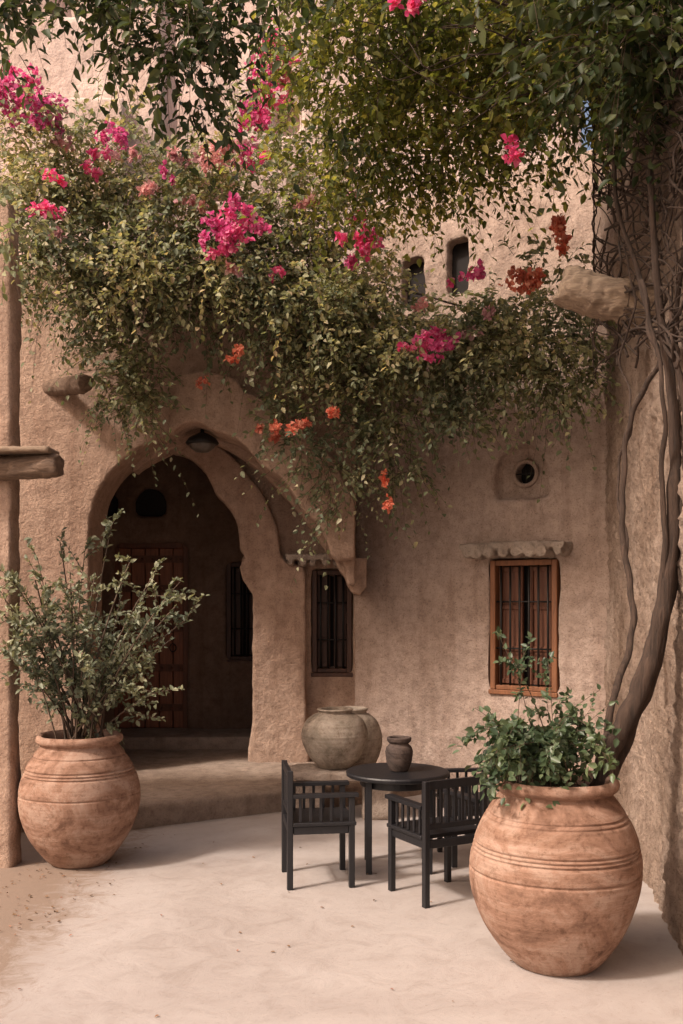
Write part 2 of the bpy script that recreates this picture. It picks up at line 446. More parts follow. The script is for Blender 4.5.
in_pts=[(-2.79,2.5),(-2.68,3.0),(-2.35,3.42),(-1.95,3.64),(-1.55,3.42),(-1.2,2.97),(-1.04,2.5)]
in_s=[(p.x,p.y) for p in catmull([(x,z,0) for x,z in in_pts],6)]
cut2=prism([(-2.79,-.6)]+in_s+[(-1.12,2.4),(-1.10,2.22),(-.98,2.05),(-.98,-.6)],10.5,12)
cutw=boxd(-.325,.12,10.9,11.2,1.15,2.28)
adobe("inner_wall", sh(boxd(-4.2,.6,11.0,11.42,-.3,4.4)), [sh(cut2),sh(cutw)], M_wall, voxel=.035, parent=house)
in2=[(-2.35,3.60),(-1.95,3.88),(-1.5,3.76),(-1.12,3.45),(-.85,3.1),(-.70,2.75),(-.66,2.45),(-.60,2.36),(-.42,2.32),(-.385,2.2),(-.385,1.5),(-.385,.6),(-.36,.36),(-.345,.1)]
in_r=[q for q in in_s if q[0]>-2.4]
adobe("inner_arch", sh(prism(in2+[(-1.02,.1),(-1.00,.36),(-.965,.6),(-.96,1.4),(-.965,2.0),(-1.08,2.16),(-1.12,2.30),(-1.05,2.42)]+scallop(in_r,3,.06,.01)[::-1],10.80,11.1)), [], M_wall, voxel=.022, smooth=4, d1=.05,d2=.02, parent=house)

door_cut=boxd(-2.85,-1.93,12.3,12.75,.1,2.66)
nic1=prism([(-2.60,3.0),(-2.60,3.2),(-2.5,3.34),(-2.38,3.36),(-2.26,3.3),(-2.2,3.18),(-2.2,3.0)],12.3,12.8)
nic2=prism([(-3.15,3.0),(-3.15,3.2),(-3.05,3.32),(-2.9,3.34),(-2.8,3.2),(-2.8,3.0)],12.3,12.8)
win2=boxd(-1.44,-1.0,12.3,12.75,1.2,2.42)
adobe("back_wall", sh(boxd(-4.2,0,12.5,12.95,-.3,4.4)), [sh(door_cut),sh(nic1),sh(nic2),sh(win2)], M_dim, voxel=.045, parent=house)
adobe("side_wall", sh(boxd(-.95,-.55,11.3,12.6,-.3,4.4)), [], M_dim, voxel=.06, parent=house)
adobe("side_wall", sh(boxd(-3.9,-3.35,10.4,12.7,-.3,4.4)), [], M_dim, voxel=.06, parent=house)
adobe("roof", sh(boxd(-4.3,.8,10.3,13.2,4.25,4.7)), [], M_wall, voxel=.07, parent=house)
adobe("doorstep", sh(boxd(-3.2,-1.0,11.75,12.6,.1,.34)), [], M_terr, voxel=.03, smooth=2, d1=.02,d2=.015, parent=house)
for (a,b_,c_,d_) in ((-2.64,-2.16,2.96,3.40),(-3.2,-2.76,2.96,3.38)):
    bm=bmesh.new(); box(bm,a-HO.x,b_-HO.x,2.60,2.62,c_,d_); bm_obj("shade_panel",bm,M_shade,house)  # dark sheets added inside the niches to stand for their shade

door=empty("door",(0,0,0)); door.parent=house
bm=bmesh.new()
for i in range(5):
    x=-2.83+i*.176-HO.x
    box(bm,x+.006,x+.170,2.62,2.66,.34,2.6)
bm_obj("door_leaf",bm,M_door,door,bevel=.006)
bm=bmesh.new()
for z in (.55,1.05,1.55,2.05,2.42):
    box(bm,-2.80-HO.x,-1.98-HO.x,2.595,2.618,z,z+.09)
    for k in range(7):
        x=-2.76+k*.123-HO.x
        bmesh.ops.create_uvsphere(bm,u_segments=8,v_segments=5,radius=.018,matrix=Matrix.Translation((x,2.592,z+.045)))
bm_obj("door_batten",bm,M_shut,door,bevel=0)
bm=bmesh.new()
box(bm,-2.86-HO.x,-2.80-HO.x,2.55,2.68,.3,2.68); box(bm,-1.99-HO.x,-1.92-HO.x,2.55,2.68,.3,2.68); box(bm,-2.798-HO.x,-1.992-HO.x,2.55,2.68,2.60,2.68)
bm_obj("door_frame",bm,M_shut,door,bevel=.006)
tv,tf=tube_data([Vector((-2.12-HO.x+.04*math.cos(a),2.575,1.35+.05*math.sin(a))) for a in np.linspace(0,2*math.pi,17)],.008,6)
mesh_obj("door_handle",tv,tf,M_iron,door,True)

def window(parent, x0,x1,y,z0,z1,bars=6,mf=None,ms=None):
    mf=mf or M_frame; ms=ms or M_shut
    w=empty("window",(0,0,0)); w.parent=parent
    bm=bmesh.new(); f=.055
    box(bm,x0,x0+f,y-.03,y+.10,z0,z1); box(bm,x1-f,x1,y-.03,y+.10,z0,z1)
    box(bm,x0+f+.001,x1-f-.001,y-.027,y+.10,z1-f,z1); box(bm,x0-.01,x1+.01,y-.05,y+.10,z0-.045,z0-.001)
    box(bm,x0+f+.001,x1-f-.001,y-.02,y+.10,z0,z0+f*.8)
    bm_obj("frame",bm,mf,w,bevel=.006)
    iw=(x1-x0-2*f); sw=iw*.44
    for a,b in ((x0+f+.004,x0+f+sw),(x1-f-sw,x1-f-.004)):
        bm=bmesh.new()
        box(bm,a,a+.035,y+.05,y+.085,z0+f+.004,z1-f-.004); box(bm,b-.035,b,y+.05,y+.085,z0+f+.004,z1-f-.004)
        for zz in (z0+f+.004,z0+.3*(z1-z0),z0+.62*(z1-z0),z1-f-.055):
            box(bm,a+.036,b-.036,y+.052,y+.083,zz,zz+.045)
        box(bm,a+.036,b-.036,y+.068,y+.078,z0+f+.01,z1-f-.01)
        bm_obj("shutter",bm,ms,w,bevel=.003)
    bm=bmesh.new(); box(bm,x0+.02,x1-.02,y+.16,y+.18,z0+.02,z1-.02); bm_obj("shade_backing",bm,M_shade,w)  # dark plate behind the shutters stands for the unlit interior
    parts=[]
    for i in range(bars):
        x=x0+f+(x1-x0-2*f)*(i+.5)/bars
        parts.append(tube_data([(x,y+.005,z0+f*.7),(x,y+.005,z1-f)],.0115,8))
    for zz in (z0+.32*(z1-z0),z0+.68*(z1-z0)):
        parts.append(tube_data([(x0+f,y+.007,zz),(x1-f,y+.007,zz)],.009,6))
    v,fc=merge(parts); mesh_obj("window_bars",v,fc,M_iron,w,True)
    return w
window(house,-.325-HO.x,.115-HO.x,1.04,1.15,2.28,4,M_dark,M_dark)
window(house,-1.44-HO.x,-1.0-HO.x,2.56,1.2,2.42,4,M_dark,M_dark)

def lintel(parent,x0,x1,y,z,k=6,name="lintel",pr=.15,rr=.055):
    parts=[boxd(x0,x1,y-pr-.02,y+.15,z+.01,z+.075)]
    for i in range(k):
        x=x0+(x1-x0)*(i+.5)/k+random.uniform(-.015,.015)
        parts.append(tube_data([(x,y-pr-random.uniform(0.02,.10),z-.02),(x+random.uniform(-.02,.02),y+.12,z-.01)],rr+random.uniform(-.012,.012),10))
    vs,fs=merge(parts)
    return adobe(name,(vs,fs),[],M_stone,voxel=.014,smooth=1,d1=.05,d2=.04,s1=.3,s2=.06,parent=parent)
lintel(house,-.60-HO.x,.02-HO.x,.98,2.37,5,pr=.28,rr=.045)
tv,tf=tube_data(catmull([W(50,388,10.05)-HO,W(69,386,9.70)-HO,W(86,384,9.30)-HO],3),[.085,.09,.088,.09,.092,.09,.085],10)
adobe("roof_beam",(tv,tf),[],M_logd,voxel=.018,smooth=1,d1=.03,d2=.03,s1=.3,s2=.07,parent=house)
lan=empty("hanging_lantern",(-1.42,10.2,3.66)); top(lan,"small dark domed lantern hanging under the arch","lantern")
def lathe(profile, n=24, wob=0.0, seed=0):
    vs=[];fs=[]
    for i,(r,z) in enumerate(profile):
        for k in range(n):
            a=2*math.pi*k/n
            rr=r*(1+wob*noise.noise(Vector((math.cos(a)*1.3+seed,math.sin(a)*1.3,z*1.8))))
            vs.append(Vector((math.cos(a)*rr,math.sin(a)*rr,z)))
    for i in range(len(profile)-1):
        for k in range(n):
            a=i*n+k;b=i*n+(k+1)%n; fs.append((a,b,b+n,a+n))
    return vs,fs
v,f=lathe([(0,-.21),(.07,-.2),(.12,-.16),(.135,-.12)]); mesh_obj("lamp_glass",v,f,M_lamp,lan,True)
v,f=lathe([(.0,-.125),(.16,-.125),(.17,-.11),(.14,-.06),(.07,-.02),(.02,0),(.015,.08),(0,.08)]); mesh_obj("lamp_cap",v,f,M_iron,lan,True)

# ------------------------------------------------------------------ windowed house (angled)
A0=Vector((.146,10.8,0)); RZ=math.atan2(-.572,.82)
h2=empty("adobe_house",A0,RZ)
top(h2,"pale earth plastered house wall with one barred wooden window","house")
circ=lambda cx,cz,r,n=20:[(cx+r*math.cos(2*math.pi*i/n),cz+r*math.sin(2*math.pi*i/n)) for i in range(n)]
nich=[(1.655,2.93)]+[(1.94-.29*math.cos(a),3.13+.32*math.sin(a)) for a in np.linspace(0.0,math.pi,12)]+[(2.235,2.93)]
cuts=[boxd(1.60,2.32,-.3,.22,1.06,2.35),prism(nich,-.3,.14),prism(circ(1.93,3.19,.12),-.3,.35),
      boxd(.60,.84,-.3,.35,5.02,5.50),boxd(1.12,1.37,-.3,.35,5.05,5.60)]
adobe("wall",boxd(.0,3.4,0,.55,-.3,6.15),cuts,M_house,voxel=.032,smooth=3,d1=.07,d2=.035,parent=h2)
window(h2,1.61,2.31,.03,1.07,2.34,6)
lintel(h2,1.36,2.46,0,2.43,8,pr=.17,rr=.058)
for (a,b_,y_,c_,d_) in ((1.82,2.04,.28,3.08,3.30),(.56,.88,.13,5.0,5.52),(1.08,1.41,.13,5.03,5.62)):
    bm=bmesh.new(); box(bm,a,b_,y_,y_+.02,c_,d_); bm_obj("shade_panel",bm,M_shade,h2)  # dark sheets in the vent and upper windows stand for unlit depth
v,f=tube_data([Vector((1.93+.12*math.cos(a),.13,3.19+.12*math.sin(a))) for a in np.linspace(0,2*math.pi,25)],.022,8,False)
mesh_obj("vent_ring",v,f,M_house,h2,True)
parts=[tube_data([(1.93-.11,.15,3.19),(1.93+.11,.15,3.19)],.007,6),tube_data([(1.93,.15,3.08),(1.93,.15,3.30)],.007,6)]
v,f=merge(parts); mesh_obj("vent_bars",v,f,M_iron,h2,True)

# ------------------------------------------------------------------ towers behind
tw=adobe("tower",prism([(-6.5,4.0),(-1.95,4.0),(-1.95,8.9),(-2.5,8.95),(-2.55,8.4),(-3.2,8.45),(-3.25,9.4),(-6.5,9.4)],11.05,11.9),[boxd(-3.1,-2.9,10.9,11.3,6.9,7.3)],M_tower,voxel=.06,smooth=5,d1=.10,d2=.03)
top(tw,"tall sunlit earth plastered tower block with stepped parapet","tower")
tw2=adobe("tower",prism([(-2.6,0),(3.2,0),(3.2,10.2),(-1.0,10.2),(-1.0,9.0),(-1.9,9.0),(-1.9,10.6),(-2.6,10.6)],13.2,14.2),[boxd(-2.0,-1.35,13.0,13.5,7.25,7.45),boxd(-.9,-.55,13.0,13.5,8.1,8.5)],M_tower,voxel=.07,smooth=5,d1=.10,d2=.03)
top(tw2,"tall earth plastered building with slit opening behind the porch","tower")
tw4=adobe("tower",boxd(-3.4,-2.35,10.75,11.3,5.0,7.35),[],M_tower,voxel=.05,smooth=4,d1=.06,d2=.02)
top(tw4,"low projecting plastered block stepping out from the tower","tower")
tw3=adobe("tower",boxd(-6.5,2.0,15.5,16.5,0,14),[],M_tower,voxel=.12,smooth=3,d1=.10,d2=.0)
top(tw3,"highest pale earth plastered building at the back","tower")

# ------------------------------------------------------------------ side walls
lw=adobe("courtyard_wall",boxd(-5.5,-2.40,7.28,7.50,-.3,4.9),[],M_wall,voxel=.035,smooth=4,d1=.05,d2=.03)
top(lw,"earth plastered wall end with a projecting timber beam","wall")
tv,tf=tube_data([W(-60,470,7.28),W(10,468,7.2),W(60,466,7.13)],[.095,.09,.085],10)
b1=adobe("beam_end",(tv,tf),[],M_logd,voxel=.016,smooth=1,d1=.03,d2=.03,s1=.3,s2=.07,parent=lw)
bx=boxd(-2.95,-2.06,7.03,7.32,2.995,3.035)
adobe("beam_board",bx,[],M_log,voxel=.014,smooth=1,d1=.02,d2=.02,s1=.3,s2=.07,parent=lw)

rp=[(2.46,9.25),(1.87,5.4),(1.62,3.6),(1.62,1.5),(2.3,1.5),(3.2,9.6),(2.75,9.6)]
rw=adobe("courtyard_wall",prism_z(rp,-.3,7.0),[],M_rough,voxel=.035,smooth=1,d1=.14,d2=.10,s2=.06)
top(rw,"very rough earth plastered wall overgrown with vine stems","wall")
rp2=[(2.30,9.1),(2.18,8.0),(2.6,8.0),(2.8,9.3)]
adobe("wall_ledge",prism_z(rp2,4.45,7.0),[],M_rough,voxel=.035,smooth=4,d1=.06,d2=.04,s2=.11,parent=rw)
sp=[W(672,312,6.7),W(615,300,6.75),W(562,284,6.8)]
tv,tf=tube_data(catmull(sp,4),[.16,.16,.155,.15,.15,.145,.14,.135,.125],12)
adobe("water_spout",(tv,tf),[],M_log,voxel=.018,smooth=1,d1=.06,d2=.05,s1=.3,s2=.06,parent=rw)

# ------------------------------------------------------------------ pots
def prof(pts, rings=(), sub=10):
    P=[(p.x,p.y) for p in catmull([(r,z,0) for r,z in pts],sub)]
    out=[]
    for i,(r,z) in enumerate(P):
        k=r
        for zc,h,wd in rings: k+= h*math.exp(-((z-zc)/wd)**2)
        out.append((max(k,0),z))
    return out
def pot(loc,label,scale=1.0,rz=0,seed=0,rings=()):
    pts=[(.001,0),(.18,.0),(.225,.012),(.30,.09),(.385,.22),(.44,.37),(.458,.50),(.448,.63),(.41,.75),(.345,.86),(.31,.905),(.30,.925),(.325,.94),(.338,.96),(.335,.985),(.315,1.0),(.29,.992),(.275,.96),(.27,.92)]
    v,f=lathe(prof(pts,rings,24),96,.05,seed)
    o=mesh_obj("clay_pot",[x*scale for x in v],f,M_terra,None,True,loc)
    o.rotation_euler=(0,0,rz)
    top(o,label,"plant pot")
    s=[Vector((0,0,.925*scale))]+[Vector((math.cos(2*math.pi*k/24)*.285*scale,math.sin(2*math.pi*k/24)*.285*scale,.915*scale)) for k in range(24)]
    mesh_obj("soil",s,[(0,1+k,1+(k+1)%24) for k in range(24)],M_soil,o)
    return o
potR=pot((1.15,5.38,0),"large round terracotta pot holding the climbing vine",1.0,.6,1.0,((.615,-.013,.006),(.635,-.013,.006),(.655,-.012,.006),(.79,-.010,.005),(.812,-.011,.005),(.52,-.010,.005)))
potL=pot((-1.95,7.44,0),"large round terracotta pot holding a wispy shrub",.955,2.1,5.0,((.70,-.013,.006),(.722,-.013,.006),(.745,-.012,.006),(.84,-.010,.005),(.55,-.008,.005)))

jp=[(.001,0),(.13,0),(.16,.015),(.24,.10),(.295,.22),(.30,.32),(.26,.42),(.19,.475),(.15,.49),(.155,.51),(.165,.52),(.15,.53),(.12,.52),(.11,.45)]
v,f=lathe(prof(jp,((.3,.006,.008),(.34,.004,.008)),8),48,.07,3)
j1=mesh_obj("clay_jar",v,f,M_jar,None,True,(-.06,9.02,.443)); top(j1,"squat weathered grey clay jar on the stone bench","jar")
v,f=lathe(prof([(r*1.0,z*1.28) for r,z in jp],((.4,.006,.008),),8),48,.05,9)
j2=mesh_obj("clay_jar",v,f,M_jar,None,True,(.10,9.92,.205)); top(j2,"weathered clay jar standing on the terrace behind the bench","jar")

bench=empty("stone_bench",(0.02,9.02,0)); top(bench,"low rough stone bench carrying a clay jar","bench")
adobe("seat",prism_z([(-.50,-.2),(-.2,-.27),(.2,-.28),(.5,-.22),(.53,.05),(.45,.24),(.1,.27),(-.35,.25),(-.54,.1)],.36,.44),[],M_stone,voxel=.018,smooth=3,d1=.02,d2=.015,s1=.4,s2=.08,parent=bench)
for x in (-.3,.3):
    adobe("leg",boxd(x-.13,x+.13,-.17,.17,-.02,.37),[],M_stone,voxel=.022,smooth=4,d1=.04,d2=.03,s1=.4,s2=.1,parent=bench)

# ------------------------------------------------------------------ table and chairs
tab=empty("round_table",(.41,7.32,0)); top(tab,"black round wooden table with a clay jug on it","table")
v,f=lathe([(.0,.665),(.365,.665),(.375,.672),(.377,.69),(.372,.70),(.36,.703),(0,.703)],64); mesh_obj("table_top",v,f,M_black,tab,False)
v,f=lathe([(.0,.60),(.27,.60),(.275,.605),(.275,.664),(0,.664)],40); mesh_obj("apron",v,f,M_black,tab,False)
for sx,sy in ((-1,-1),(1,-1),(1,1),(-1,1)):
    bm=bmesh.new(); x=sx*.215;y=sy*.2
    box(bm,x-.022,x+.022,y-.022,y+.022,0,.66); bm_obj("leg",bm,M_black,tab,bevel=.003)
v,f=lathe(prof([(.001,0),(.055,0),(.07,.01),(.09,.06),(.10,.12),(.095,.165),(.075,.19),(.07,.20),(.085,.215),(.09,.235),(.085,.245),(.07,.24),(.065,.2)],((.14,.003,.004),(.10,-.003,.004)),8),40,.03,4)
jug=mesh_obj("clay_jug",v,f,M_jug,None,True,(.42,7.30,.705)); top(jug,"small dark brown clay jug on the black table","jug")

def chair():
    c=empty("wooden_armchair")
    hw=.225; hd=.21
    def part(name,fn,bev=.004):
        bm=bmesh.new(); fn(bm); return bm_obj(name,bm,M_black,c,bevel=bev)
    for sx in (-1,1):
        part("leg",lambda bm: box(bm,sx*hw-.02,sx*hw+.02,-hd-.02,-hd+.02,0,.80))
        part("leg",lambda bm: box(bm,sx*hw-.02,sx*hw+.02,hd-.02,hd+.02,0,.615))
    def seat(bm):
        box(bm,-hw-.025,hw+.025,-hd+.022,hd+.03,.425,.45)
        box(bm,-hw+.021,hw-.021,-hd-.012,-hd+.012,.37,.424); box(bm,-hw+.021,hw-.021,hd-.012,hd+.012,.37,.424)
        for sx in (-1,1): box(bm,sx*hw-.012,sx*hw+.012,-hd+.021,hd-.021,.37,.424)
    part("seat",seat)
    def back(bm):
        box(bm,-hw+.021,hw-.021,-hd-.013,-hd+.013,.745,.80)
        box(bm,-hw+.021,hw-.021,-hd-.012,-hd+.012,.49,.525)
        for i in range(7):
            x=-hw+.06+i*(2*hw-.12)/6
            box(bm,x-.011,x+.011,-hd-.007,-hd+.007,.526,.744)
    part("backrest",back,.002)
    for sx in (-1,1):
        def arm(bm):
            box(bm,sx*hw-.03,sx*hw+.03,-hd+.021,hd+.045,.616,.642)
            for i in range(5):
                y=-hd+.07+i*(2*hd-.14)/4
                box(bm,sx*hw-.007,sx*hw+.007,y-.01,y+.01,.451,.615)
        part("armrest",arm,.002)
    return c
c0=chair()
def copy_tree(o):
    n=o.copy(); col.objects.link(n)
    for ch in list(o.children):
        k=ch.copy(); col.objects.link(k); k.parent=n
    return n
ch=[c0,copy_tree(c0),copy_tree(c0)]
pos=[((-.17,6.98,0),math.radians(-82)),((.635,6.63,0),math.radians(28)),((1.00,7.55,0),math.radians(98))]
labs=["black slatted wooden armchair turned sideways beside the round table","black slatted wooden armchair with its back turned, by the large pot","black slatted wooden armchair beyond the round table"]
for o,(p,r),l in zip(ch,pos,labs):
    o.location=p; o.rotation_euler=(0,0,r); top(o,l,"chair","armchairs around the table")

# ------------------------------------------------------------------ climbing vine: trunks and canopy
vine=empty("climbing_vine",(1.42,5.45,.93)); top(vine,"old climbing vine with bare twisting trunks and leafy canopy","vine")
VO=np.array(vine.location)
def gnarl(pts,r0,r1,sub=8,amp=.02,seed=0,n=10):
    P=catmull(pts,sub); m=len(P); R=[]
    for i,p in enumerate(P):
        t=i/(m-1)
        p+=Vector((noise.noise(Vector((i*.22,seed,0))),noise.noise(Vector((i*.22,seed,5))),0))*amp
        R.append((r0*(1-t)**1.3+r1*(1-(1-t)**1.3))*(1+.22*noise.noise(Vector((i*.4,seed,9)))))
    return tube_data([p-Vector(VO) for p in P],R,n)
tr=[gnarl([W(600,790,5.45),W(612,745,5.5),W(634,702,5.5),W(653,650,5.5),W(665,590,5.5),W(673,520,5.55),W(675,450,5.6),W(670,380,5.65),W(661,320,5.7),W(655,250,5.7),W(650,170,5.7)],.066,.018,seed=1,amp=.02),
    gnarl([W(606,790,5.52),W(628,735,5.6),W(650,685,5.6),W(664,630,5.62),W(677,560,5.6),W(686,480,5.5),W(684,400,5.5),W(674,330,5.5),W(684,250,5.4),W(680,150,5.4)],.036,.014,seed=2,amp=.02),
    gnarl([W(660,600,5.5),W(665,540,5.5),W(662,470,5.55),W(664,400,5.5),W(655,340,5.6),W(640,280,5.7)],.018,.010,seed=7,amp=.02)]
v,f=merge(tr); mesh_obj("trunk",v,f,M_bark,vine,True)
tr=[gnarl([W(602,770,5.5),W(612,705,5.6),W(628,650,5.75),W(633,600,5.85),W(624,550,5.95),W(622,500,6.0),W(627,440,6.0),W(640,395,5.9),W(663,360,5.7)],.022,.016,seed=3,amp=.02)]
tr.append(gnarl([W(663,360,5.7),W(650,330,5.9),W(640,280,6.0),W(612,180,6.4),W(600,90,6.6),W(570,20,6.8)],.018,.012,seed=4,amp=.05))
tr.append(gnarl([W(626,560,6.0),W(618,480,6.3),W(632,420,6.2),W(620,360,6.4),W(636,300,6.2),W(618,230,6.5)],.009,.007,seed=5,amp=.05))
for k in range(120):
    x=random.uniform(600,690); y=random.uniform(80,370)
    pts=[]
    ang=random.uniform(-2.8,-.3)
    for q in range(7):
        wallpx = min(x,690)
        dd=max(5.2,min(7.8, 5.5+ (676-wallpx)*.026)) - .05-random.uniform(0,.25)
        pts.append(W(x,y,dd))
        x+=math.cos(ang)*24; y+=math.sin(ang)*24; ang+=random.uniform(-1.2,1.2)
        x=max(594,min(x,705))
    tr.append(gnarl(pts,random.uniform(.004,.011),.003,sub=4,amp=.03,seed=10+k,n=6))
for k in range(14):
    x=random.uniform(540,680); y=random.uniform(-20,60); pts=[]
    for q in range(6):
        pts.append(W(x,y,random.uniform(6.2,6.8))); x-=random.uniform(20,60); y+=random.uniform(-40,35)
    tr.append(gnarl(pts,random.uniform(.006,.011),.003,sub=4,amp=.04,seed=140+k,n=6))
v,f=merge(tr); mesh_obj("branch",v,f,M_bark,vine,True)

can=[(450,80,7.6,85,58,.7,520),(520,45,7.2,80,55,.7,390),(385,145,7.8,42,36,.3,150),(365,60,7.4,60,55,.6,270),(425,160,7.7,40,30,.3,110),
     (300,90,7.6,30,40,.4,44),(600,20,6.4,70,34,.6,230),(550,75,6.8,36,38,.5,110),
     (460,-30,6.6,200,45,.9,400),(480,150,7.4,28,20,.3,36),(330,185,7.8,16,28,.2,40),(400,-140,5.8,320,50,1.0,120)]
P,A,paths=spray_set(can,K=10,Lr=(.2,.46),droop=.45,front=.15,tight=.16)
leaves("crown",P,A,.062,M_leafB,vine,width=.58,origin=VO)
stems_mesh("twig",paths,np.full(len(paths),.003),M_stem,vine,origin=VO)
can=[(655,35,5.3,45,40,.3,150),(640,0,5.6,60,36,.4,150),(688,80,5.2,18,40,.2,24),(622,75,5.9,20,28,.2,34),(240,-14,6.2,90,18,.4,90),(110,-10,6.0,100,14,.4,90),(10,3,6.0,30,12,.3,30),(180,20,6.2,26,24,.2,40),(560,-160,4.6,420,120,1.2,200)]
P,A,paths=spray_set(can,K=9,Lr=(.2,.46),droop=.5,front=.15,tight=.14)
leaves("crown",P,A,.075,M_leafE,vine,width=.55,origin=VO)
stems_mesh("twig",paths,np.full(len(paths),.003),M_stem,vine,origin=VO)
hang=[]
for x,y,l,d in [(172,50,.45,6.1),(190,85,.5,6.2),(140,15,.3,6),(60,10,.25,6),(15,10,.25,6),(225,30,.35,6.2),(330,150,.4,7),(585,110,.4,6.6),(100,10,.3,6),(205,110,.3,6.3)]:
    for q in range(3):
        hang.append((x+random.uniform(-14,14),y+random.uniform(-14,8),d,6,6,.05,3))
P,A,paths=spray_set(hang,K=10,Lr=(.2,.4),droop=.9,front=.1,out=.4,tight=.03)
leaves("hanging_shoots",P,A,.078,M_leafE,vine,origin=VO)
stems_mesh("twig",paths,np.full(len(paths),.003),M_stem,vine,origin=VO)

# ------------------------------------------------------------------ bougainvillea over the porch
bou=empty("bougainvillea",(-.4,10.2,4.7)); top(bou,"huge bougainvillea spilling over the porch with pink blooms","climbing plant")
BO=np.array(bou.location)
bcl=[(25,240,8.9,45,38,.4,180),(5,215,7.05,12,34,.10,34),(85,230,9.3,65,45,.5,250),(160,250,9.3,75,50,.5,320),
     (75,285,9.1,50,16,.3,90),(130,345,9.5,38,34,.25,140),(100,320,9.5,22,20,.2,44),(134,395,9.5,20,22,.12,60),(150,305,9.5,55,25,.3,120),(230,235,9.4,70,40,.5,220),(240,270,9.3,80,36,.5,280),
     (310,262,9.4,76,44,.5,250),(310,315,9.2,66,36,.45,280),(312,375,9.3,34,30,.25,115),(300,425,9.45,18,26,.12,40),(328,460,9.5,13,34,.1,40),
     (372,345,9.3,60,46,.4,290),(385,415,9.4,26,36,.2,100),(402,460,9.5,12,22,.1,24),(440,350,9.1,54,36,.35,220),(440,400,9.2,34,26,.2,84),(478,408,9.0,20,16,.12,30),(500,345,8.9,48,28,.35,180),
     (540,330,8.7,38,28,.3,115),(470,330,9.0,50,20,.3,70),(565,372,8.6,24,22,.2,50),(400,322,9.4,50,20,.3,70),(525,375,8.8,30,14,.2,36),
     (565,262,8.4,18,24,.2,20),(195,330,9.5,26,12,.15,26),(262,400,9.5,8,20,.08,14)]
P,A,paths=spray_set(bcl,K=10,Lr=(.16,.46),droop=.6,front=.45,per=12,tight=.10)
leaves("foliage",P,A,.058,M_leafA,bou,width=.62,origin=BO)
stems_mesh("twig",paths,np.full(len(paths),.003),M_stem,bou,origin=BO)
bct=[(30,140,9.0,34,40,.35,110),(30,185,8.9,36,26,.3,70),(85,180,9.2,60,36,.4,180),(105,140,9.5,30,20,.3,44),(165,200,9.3,65,34,.4,200),(235,190,9.3,60,30,.4,160),(310,215,9.3,60,34,.4,160),(200,170,9.8,50,18,.4,40),(360,290,9.2,40,24,.3,70),(250,140,9.3,26,24,.3,40),(290,160,9.3,26,24,.3,40),
     (200,265,8.75,70,30,.1,80),(330,300,8.7,60,30,.1,80),(440,340,8.6,50,20,.1,60),(110,275,8.7,50,24,.1,60),(380,380,8.9,40,24,.1,40),(520,340,8.3,40,16,.1,36)]
P,A,paths=spray_set(bct,K=10,Lr=(.2,.48),droop=.4,front=.4,per=11,tight=.12)
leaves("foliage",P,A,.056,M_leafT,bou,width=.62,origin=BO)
stems_mesh("twig",paths,np.full(len(paths),.003),M_stem,bou,origin=BO)
tips=[(130,440,9.5),(150,435,9.5),(125,425,9.5),(325,505,9.5),(310,480,9.5),(395,485,9.5),(375,455,9.5),(270,470,9.5),(440,440,9.2),(480,435,9),(560,405,8.6),(582,402,8.5),(540,400,8.6),(345,500,9.5),(430,445,9.3),(505,415,8.8),(0,280,8.9),(585,325,8.5),(20,290,8.9),(120,405,9.5),(338,522,9.5),(604,405,8.5),(45,320,9.3),(412,495,9.5)]
P,A,paths=spray_set([(x,y-28,d,16,14,.08,6) for x,y,d in tips],K=13,Lr=(.22,.5),droop=.75,front=.15,out=1.1,tight=.05)
leaves("hanging_shoots",P,A,.052,M_leafA,bou,width=.55,origin=BO)
stems_mesh("twig",paths,np.full(len(paths),.003),M_stem,bou,origin=BO)
fl=[(18,92,8.6,26,20,150,'p'),(42,118,8.6,16,14,80,'p'),(8,78,8.6,12,12,50,'p'),(30,110,8.6,20,14,60,'p'),(45,208,8.3,12,11,60,'p'),(55,180,8.3,10,8,34,'p'),(115,130,8.8,13,15,50,'p'),(130,155,8.7,10,10,20,'r'),(108,150,8.8,9,7,26,'p'),
    (262,95,8.3,18,24,180,'p'),(276,50,8.3,15,28,160,'p'),(250,122,8.4,16,12,70,'p'),(228,150,8.6,22,12,80,'r'),(205,165,8.6,20,10,44,'r'),(245,155,8.5,14,8,44,'p'),(285,80,8.3,10,16,50,'r'),
    (234,230,8.4,24,14,170,'p'),(215,248,8.4,14,8,60,'p'),(248,215,8.4,13,10,60,'p'),(362,243,8.5,15,15,120,'p'),(350,258,8.5,9,8,40,'p'),
    (430,347,8.3,20,8,120,'p'),(442,338,8.3,12,8,50,'p'),(404,8,5.8,7,8,34,'p'),(510,155,6.7,9,10,28,'p'),(470,275,8.4,12,10,36,'p'),(480,320,8.3,12,8,24,'r'),
    (528,280,8.0,20,8,120,'c'),(556,240,8.0,9,13,60,'c'),(560,222,8.0,6,9,26,'c'),(265,432,9.0,8,8,44,'c'),(298,427,8.9,10,5,38,'c'),(336,410,8.8,8,7,34,'c'),
    (388,480,9.2,4,16,30,'c'),(240,355,8.8,12,8,24,'c'),(200,380,9.2,8,6,10,'c'),(415,305,8.6,10,6,18,'r'),(190,205,8.7,14,10,30,'r'),(300,200,8.7,16,10,28,'r'),(150,190,8.7,14,8,28,'r'),(70,150,8.7,12,8,20,'r'),(340,190,8.5,14,8,14,'r'),(175,160,8.7,10,8,28,'r'),(235,265,8.5,14,7,20,'r'),(85,165,8.7,10,8,18,'p'),(160,175,8.7,10,7,18,'p'),(60,240,8.5,8,5,10,'r'),(455,280,8.5,6,5,10,'p'),(280,275,8.5,8,5,10,'p')]
